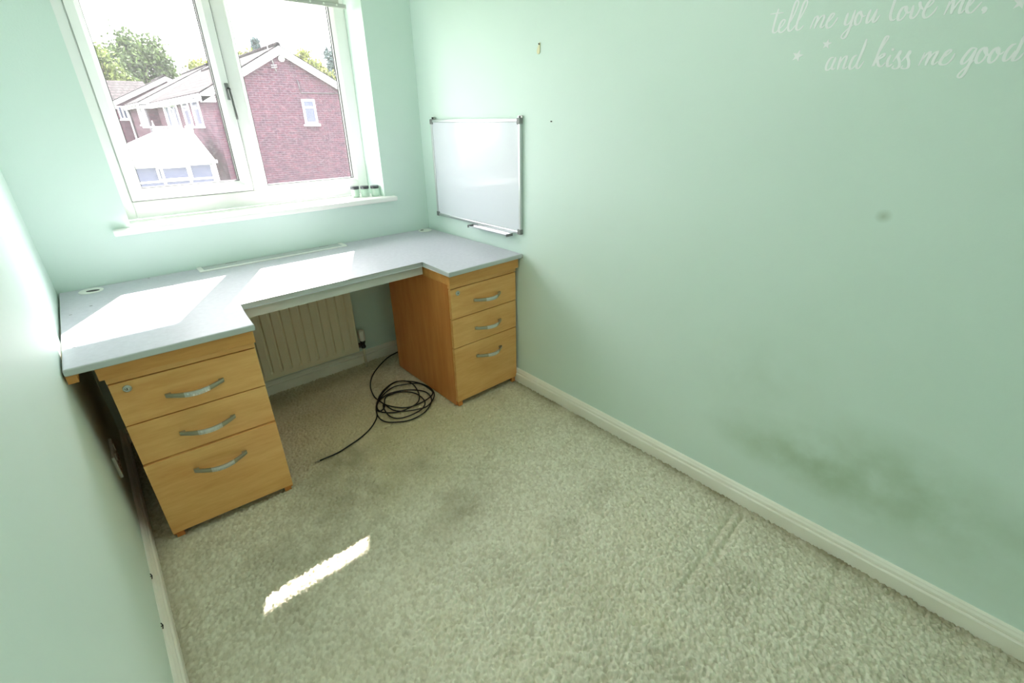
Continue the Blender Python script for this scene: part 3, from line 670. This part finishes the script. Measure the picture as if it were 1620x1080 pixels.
M_ext_white = mat('white_exterior_board', srgb(232, 232, 234), 0.5); M_extglass = mat('dark_reflecting_glass', srgb(70, 76, 96), 0.12, spec=0.25)
M_pipe = mat('white_drainpipe', srgb(205, 205, 210), 0.4); M_pipe_d = mat('grey_drainpipe', srgb(70, 66, 72), 0.5)
M_aer = mat('grey_aerial_metal', srgb(140, 140, 146), 0.4, 0.5)
M_grass = mat('lawn_grass', srgb(70, 92, 48), 0.9); noise_col(M_grass, srgb(60, 80, 40), srgb(84, 104, 56), 3)
M_poly = mat('milky_polycarbonate', srgb(236, 240, 246), 0.3); prin(M_poly).inputs['Transmission Weight'].default_value = 0.25
M_bark = mat('grey_brown_bark', srgb(74, 62, 50), 0.9)

bm = BM(); cbox(bm, -60, 90, 0.6, 140, GZ - 0.3, GZ); o = struct('ground', bm, M_grass, label='green lawns below the window'); o['category'] = 'ground'

def slope_board(bm, x0, z0, x1, z1, hgt, y0, y1):
    prism(bm, [(x0, z0 - hgt), (x1, z1 - hgt), (x1, z1), (x0, z0)], 'y', y0, y1)
def ext_window(parent, ax, pos, a0, a1, z0, z1, cols=1, fan=0.32, openc=()):
    """ax 'y': set in a wall facing -y at y = pos; ax 'x': wall facing -x at x = pos"""
    def bx(u0, u1, v0, v1, d0, d1):
        return box(u0, u1, pos + d0, pos + d1, v0, v1) if ax == 'y' else box(pos + d0, pos + d1, u0, u1, v0, v1)
    bm = BM(); w = 0.07
    def addb(u0, u1, v0, v1, d0, d1):
        cbox(bm, u0, u1, pos + d0, pos + d1, v0, v1) if ax == 'y' else cbox(bm, pos + d0, pos + d1, u0, u1, v0, v1)
    addb(a0, a0 + w, z0, z1, -0.05, 0.05); addb(a1 - w, a1, z0, z1, -0.05, 0.05)
    addb(a0 + w, a1 - w, z0, z0 + w, -0.05, 0.05); addb(a0 + w, a1 - w, z1 - w, z1, -0.05, 0.05)
    for k in range(1, cols):
        u = a0 + (a1 - a0) * k / cols; addb(u - 0.04, u + 0.04, z0 + w, z1 - w, -0.05, 0.05)
    zf = z1 - (z1 - z0) * fan
    if fan: addb(a0 + w, a1 - w, zf - 0.03, zf + 0.03, -0.052, 0.05)
    addb(a0 - 0.06, a1 + 0.06, z0 - 0.07, z0, -0.12, 0.02)
    f = mkobj('window', bm, M_ext_white, parent)
    for k in range(cols):
        u0 = a0 + (a1 - a0) * k / cols + 0.06; u1 = a0 + (a1 - a0) * (k + 1) / cols - 0.06
        for v0, v1 in ((z0 + w, zf - 0.03), (zf + 0.03, z1 - w)) if fan else ((z0 + w, z1 - w),):
            mkobj('pane', bx(u0, u1, v0, v1, -0.015, 0.0), M_extglass, f)
    for u in openc:      # casement standing open, hinged on a vertical edge, swung out into -x
        L = (a1 - a0) / max(cols, 1) * 0.8; bm = BM()
        for (p0, p1, v0, v1) in ((0, 0.06, z0, z1), (L - 0.06, L, z0, z1), (0.06, L - 0.06, z0, z0 + 0.06), (0.06, L - 0.06, z1 - 0.06, z1)):
            cbox(bm, p0, p1, -0.03, 0.03, v0, v1)
        bmesh.ops.rotate(bm, verts=bm.verts, cent=(0, 0, 0), matrix=Matrix.Rotation(math.radians(148), 3, 'Z')); bmesh.ops.translate(bm, verts=bm.verts, vec=(pos - 0.06, u, 0))
        mkobj('open_casement', bm, M_ext_white, f)
    return f
def house(label, x0, xr, y0, y1, ze, za, zb=GZ):
    """gable end at y0 facing the room, ridge along y; flank wall at x0 faces -x; apex at xr"""
    h_ = thing('terraced_house', label, 'house', ((x0 + xr) / 2, y0, zb), group='terraced houses outside the window')
    x1 = 2 * xr - x0; bm = BM()
    prism(bm, [(x0, zb), (x1, zb), (x1, ze - 0.05), (xr, za - 0.30), (x0, ze - 0.05)], 'y', y0, y0 + 0.25); mkobj('gable_wall', bm, M_brick_x, h_)
    mkobj('flank_wall', box(x0, x0 + 0.25, y0 + 0.25, y1, zb, ze - 0.05), M_brick_y, h_); mkobj('flank_wall', box(x1 - 0.25, x1, y0 + 0.25, y1, zb, ze - 0.05), M_brick_y, h_)
    s = (za - ze) / (xr - x0)
    for sg in (-1, 1):
        xe = xr + sg * (xr - x0 + 0.30); zee = ze - 0.30 * s; bm = BM()
        prism(bm, [(xe, zee), (xr, za), (xr, za - 0.09), (xe, zee - 0.09)], 'y', y0 - 0.16, y1); mkobj('roof_slope', bm, M_tile_y, h_)
        bm = BM(); slope_board(bm, xe, zee - 0.05, xr, za - 0.05, 0.26, y0 - 0.19, y0 - 0.15)
        cbox(bm, min(xe, xe - sg * 0.42), max(xe, xe - sg * 0.42), y0 - 0.19, y0 + 0.1, zee - 0.31, zee - 0.12)
        mkobj('bargeboard', bm, M_ext_white, h_)
        bm = BM(); cbox(bm, min(xe, xe - sg * 0.03), max(xe, xe - sg * 0.03), y0, y1, zee - 0.27, zee - 0.08); mkobj('fascia', bm, M_ext_white, h_)
        g_ = mkobj('gutter', one(tube, [(xe + sg * 0.05, y0 - 0.1, zee - 0.11), (xe + sg * 0.05, y1, zee - 0.11)], 0.055, 8), M_ext_white, h_)
        for k in range(int((y1 - y0) / 1.6)):
            mkobj('gutter_bracket', box(xe + sg * 0.05 - 0.03, xe + sg * 0.05 + 0.03, y0 + 0.8 + k * 1.6, y0 + 0.86 + k * 1.6, zee - 0.19, zee - 0.05), M_pipe_d, g_)
    mkobj('ridge_tiles', one(tube, [(xr, y0 - 0.16, za - 0.01), (xr, y1, za - 0.01)], 0.09, 10), M_tile_y, h_)
    return h_
hA = house('red brick house whose gable end with one small window fills the right pane', 4.52, 7.08, 18.0, 30.25, 2.43, 3.82)
ext_window(hA, 'y', 18.0, 7.60, 8.10, 1.21, 2.08)
ext_window(hA, 'x', 4.52, 20.0, 21.3, 1.20, 2.10, 1); ext_window(hA, 'x', 4.52, 22.0, 23.3, 1.18, 2.10, 1)
ext_window(hA, 'x', 4.52, 24.6, 27.6, 1.12, 2.06, 2, 0, openc=(26.0, 27.5))
bm = BM(); tube(bm, [(4.17, 25.2, 2.2), (4.2, 25.2, 2.05), (4.44, 25.2, 1.85), (4.44, 25.2, GZ)], 0.04, 8); k = mkobj('drainpipe', bm, M_pipe, hA)
k = mkobj('soil_pipe', one(tube, [(4.85, 17.93, GZ), (4.85, 17.93, 2.3)], 0.05, 8), M_pipe_d, hA); k['label'] = 'grey pipe on the gable near its left corner'
bm = BM(); lathe(bm, [(0.11, 0), (0.11, 0.05), (0.09, 0.06)], 0, 0, 18); bmesh.ops.rotate(bm, verts=bm.verts, cent=(0, 0, 0), matrix=Matrix.Rotation(math.radians(90), 3, 'X')); bmesh.ops.translate(bm, verts=bm.verts, vec=(7.155, 17.99, 3.40))
k = mkobj('alarm_box', bm, M_ext_white, hA); k['label'] = 'round white alarm box under the apex'
ae = mkobj('aerial_mast', one(tube, [(6.86, 17.9, 2.98), (6.72, 17.86, 3.60), (6.66, 17.8, 4.05)], 0.018, 6), M_aer, hA); ae['label'] = 'television aerial on the gable'
for z, w_ in ((3.5, 0.12), (3.42, 0.12), (3.15, 0.10), (3.08, 0.10)):
    mkobj('aerial_rod', one(tube, [(6.80 - w_, 17.84, z), (6.80 + w_, 17.84, z + 0.02)], 0.022, 6), M_aer, ae)
bm = BM(); tube(bm, [(7.59, 17.97, 2.72), (7.64, 17.97, 2.30), (9.6, 17.97, 2.31)], 0.02, 6); k = mkobj('wall_cable', bm, M_pipe_d, hA); k['label'] = 'dark cable run above the gable window'
hB = house('brick house in the middle of the receding terrace, behind the conservatory', 4.10, 7.5, 30.5, 38.0, 2.47, 4.16)
ext_window(hB, 'x', 4.10, 31.2, 34.2, 1.25, 2.12, 3, 0)
mkobj('drainpipe', one(tube, [(4.02, 30.4, 2.2), (4.02, 30.4, GZ)], 0.05, 8), M_pipe_d, hB)
hC = house('brick house at the far end of the receding terrace', 3.36, 6.5, 38.2, 43.5, 2.60, 4.05)
ext_window(hC, 'y', 38.2, 3.50, 3.95, 1.55, 2.30, 2, 0)
mkobj('drainpipe', one(tube, [(3.98, 38.1, 2.4), (3.98, 38.1, GZ)], 0.05, 8), M_pipe, hC)
# house across the far end, ridge along x
hD = thing('cross_house', 'far house whose tiled roof slopes toward us beneath the big tree', 'house', (1.0, 46.0, GZ))
bm = BM(); prism(bm, [(44.6, GZ), (53.4, GZ), (53.4, 2.75), (49, 4.2), (44.6, 2.75)], 'x', -8.0, 6.4); mkobj('wall', bm, M_brick_x, hD)
for sg, ye in ((1, 44.2), (-1, 53.8)):
    bm = BM(); prism(bm, [(ye, 2.72), (49, 4.33), (49, 4.22), (ye, 2.62)], 'x', -8.2, 6.6); mkobj('roof_slope', bm, M_tile_x, hD)
mkobj('gutter', one(tube, [(-8.2, 44.15, 2.62), (6.6, 44.15, 2.62)], 0.06, 8), M_ext_white, hD)
ext_window(hD, 'y', 44.6, 1.4, 3.2, 1.2, 2.3, 2, 0.3)

# conservatory against the flank of the nearest house
cv = thing('conservatory', 'white conservatory with a hipped translucent roof and spiked ridge', 'conservatory', (2.9, 19.7, GZ))
E0 = [(0.95, 17.5), (4.05, 17.5), (4.05, 22.0), (0.95, 22.0)]; ZE_, ZR = 0.12, 1.03; RA, RB = (2.86, 19.7), (3.98, 19.7)
def face_slab(name, pts, m, th=0.05):
    bm = BM(); A = [bm.verts.new(p) for p in pts]; B = [bm.verts.new((p[0], p[1], p[2] - th)) for p in pts]; n = len(pts)
    bm.faces.new(A); bm.faces.new(B[::-1])
    for i in range(n): bm.faces.new((A[i], B[i], B[(i + 1) % n], A[(i + 1) % n]))
    return mkobj(name, bm, m, cv)
r0, r1 = (*RA, ZR), (*RB, ZR); e = [(x, y, ZE_) for x, y in E0]
face_slab('roof_panel', [e[0], e[1], r1, r0], M_poly); face_slab('roof_panel', [e[1], e[2], r1], M_poly); face_slab('roof_panel', [e[2], e[3], r0, r1], M_poly); face_slab('roof_panel', [e[3], e[0], r0], M_poly)
def lerp(a, b, t): return tuple(a[i] + (b[i] - a[i]) * t for i in range(3))
for a, b in ((e[0], r0), (e[1], r1), (e[2], r1), (e[3], r0)): mkobj('hip_bar', one(tube, [lerp(a, b, -0.02), b], 0.035, 6), M_ext_white, cv)
for t0 in (0.2, 0.4, 0.6, 0.8): mkobj('glazing_bar', one(tube, [lerp(e[0], e[1], t0), lerp(r0, r1, t0)], 0.022, 6), M_ext_white, cv)
rg = mkobj('ridge', box(RA[0] - 0.06, RB[0] + 0.06, 19.62, 19.78, ZR - 0.02, ZR + 0.10), M_ext_white, cv)
for k in range(9):
    x = RA[0] + 0.10 + k * 0.125
    bm = BM(); lathe(bm, [(0.045, ZR + 0.09), (0.03, ZR + 0.14), (0.004, ZR + 0.20)], x, 19.7, 8); mkobj('ridge_spike', bm, M_ext_white, rg)
bm = BM(); lathe(bm, [(0.05, ZR + 0.05), (0.03, ZR + 0.12), (0.06, ZR + 0.17), (0.03, ZR + 0.22), (0.004, ZR + 0.38)], RA[0], 19.7, 10); mkobj('finial', bm, M_ext_white, rg)
mkobj('eaves_gutter', one(tube, [(0.9, 17.44, ZE_ - 0.03), (4.12, 17.44, ZE_ - 0.03)], 0.06, 8), M_ext_white, cv)
mkobj('dwarf_wall', box(1.0, 4.0, 17.55, 17.75, GZ, -1.55), M_brick_x, cv); mkobj('side_wall', box(3.9, 4.0, 17.75, 21.9, GZ, -1.55), M_brick_y, cv); mkobj('side_wall', box(1.0, 1.1, 17.75, 21.9, GZ, -1.55), M_brick_y, cv)
for x in (1.0, 1.72, 2.45, 3.2, 3.93): mkobj('mullion_post', box(x - 0.035, x + 0.035, 17.56, 17.64, -1.55, ZE_ - 0.06), M_ext_white, cv)
mkobj('transom', box(1.0, 3.96, 17.565, 17.635, -0.47, -0.41), M_ext_white, cv); mkobj('head_rail', box(1.0, 3.96, 17.56, 17.64, ZE_ - 0.12, ZE_ - 0.02), M_ext_white, cv); mkobj('sill_rail', box(0.97, 4.0, 17.5, 17.66, -1.57, -1.50), M_ext_white, cv)
for a, b in ((1.03, 1.68), (1.76, 2.41), (2.49, 3.16), (3.24, 3.89)):
    mkobj('pane', box(a, b, 17.595, 17.605, -0.41, ZE_ - 0.12), M_extglass, cv); mkobj('pane', box(a, b, 17.595, 17.605, -1.50, -0.47), M_extglass, cv)
bm = BM(); ring(bm, 2.30, 3.28, -0.42, ZE_ - 0.10, 0.06, 17.50, 17.56); k = mkobj('opening_vent', bm, M_ext_white, cv)
for y in (18.9, 20.2): mkobj('mullion_post', box(3.88, 3.98, y - 0.035, y + 0.035, -1.55, ZE_ - 0.05), M_ext_white, cv)
mkobj('corner_post', box(3.96, 4.06, 17.5, 17.6, GZ, ZE_ - 0.02), M_ext_white, cv)

# trees behind the roofs
def leaf_mat(name, c1, c2):
    m = mat(name, c1, 0.7, spec=0.2); noise_col(m, c1, c2, 1.2, 4); prin(m).inputs['Transmission Weight'].default_value = 0.0; return m
M_leaf1 = leaf_mat('dark_green_leaves', srgb(44, 60, 40), srgb(84, 104, 56)); M_leaf2 = leaf_mat('yellow_green_leaves', srgb(92, 104, 48), srgb(132, 136, 70)); M_leaf4 = leaf_mat('mid_green_leaves', srgb(66, 84, 44), srgb(110, 124, 60)); M_leaf3 = leaf_mat('blue_green_needles', srgb(46, 62, 66), srgb(70, 88, 84))
def tree(label, x, y, ztop, rx, hz, m, n=3000, leaf=0.30, kind='tree', seed=1):
    r = np.random.default_rng(seed); t_ = thing('leafy_tree', label, 'tree', (x, y, GZ), group='trees behind the terrace')
    zc = ztop - hz
    bm = BM(); tube(bm, [(x, y, GZ), (x + 0.1, y, GZ + (zc - GZ) * 0.5), (x, y, zc)], [0.28 * rx / 2.5, 0.22 * rx / 2.5, 0.10 * rx / 2.5], 8); mkobj('trunk', bm, M_bark, t_)
    for k in range(5):
        a = 2 * math.pi * k / 5; mkobj('branch', one(tube, [(x, y, zc - hz * 0.5), (x + rx * 0.6 * math.cos(a), y + rx * 0.6 * math.sin(a), zc + hz * 0.35)], [0.07 * rx / 2.5, 0.02], 6), M_bark, t_)
    cl = r.normal(0, 1, (38, 3)); cl /= np.linalg.norm(cl, axis=1)[:, None]; cl *= (r.random(38) ** 0.45)[:, None] * 0.82
    ci = r.integers(0, 38, n); p = cl[ci] + r.normal(0, 0.135, (n, 3))
    p = p * np.array([rx, rx, hz]) + np.array([x, y, zc]) - np.array(t_.location)
    u = r.normal(0, 1, (n, 3)); u /= np.linalg.norm(u, axis=1)[:, None]; v = np.cross(u, r.normal(0, 1, (n, 3))); v /= np.linalg.norm(v, axis=1)[:, None]
    s = (leaf * r.uniform(0.6, 1.3, n))[:, None]
    V = np.stack([p - u * s, p + v * s * 0.5, p + u * s, p - v * s * 0.5], 1).reshape(-1, 3)
    me = bpy.data.meshes.new('foliage'); me.from_pydata(V.tolist(), [], (np.arange(n * 4).reshape(n, 4)).tolist()); me.materials.append(m)
    o = bpy.data.objects.new('foliage', me); COL.objects.link(o); o.parent = t_; o['kind'] = 'stuff'
def tree_at(label, x50, z50, r50, h50, y, *a, **k):      # sizes given as seen at y = 50, moved along to another depth
    f = (y + 2.52) / 52.52
    tree(label, 0.184 + (x50 - 0.184) * f, y, 1.335 + (z50 - 1.335) * f, r50 * f, h50 * f, *a, **k)
tree_at('tall dark green leafy tree above the far tiled roof', 6.6, 8.2, 3.2, 3.6, 66, M_leaf1, 16000, 0.22, seed=2)
tree_at('yellow green tree at the left edge of the tall dark tree', 4.0, 7.4, 2.0, 3.0, 57, M_leaf4, 7000, 0.19, seed=3)
tree_at('low light green tree between the tall tree and the roof verge', 11.3, 6.15, 2.2, 1.8, 54, M_leaf2, 5000, 0.17, seed=4)
tree_at('dark pointed treetop just left of the gable apex', 16.1, 8.3, 0.62, 0.95, 60, M_leaf3, 1100, 0.20, seed=5)
tree_at('yellow green treetop showing over the left roof slope', 15.6, 7.3, 2.0, 1.3, 50, M_leaf2, 5000, 0.17, seed=6)
tree_at('yellow green treetop showing over the right roof slope', 20.6, 7.5, 2.0, 1.6, 47, M_leaf2, 5000, 0.17, seed=7)
tree_at('blue green feathery tree at the right of the gable', 23.4, 8.4, 1.6, 1.9, 60, M_leaf3, 5000, 0.17, seed=8)
tree_at('yellow green hedge tree at the far right below the feathery tree', 24.4, 6.5, 1.6, 1.5, 52, M_leaf2, 5000, 0.17, seed=9)

for o in bpy.data.objects:
    if '_local' in o: del o['_local']
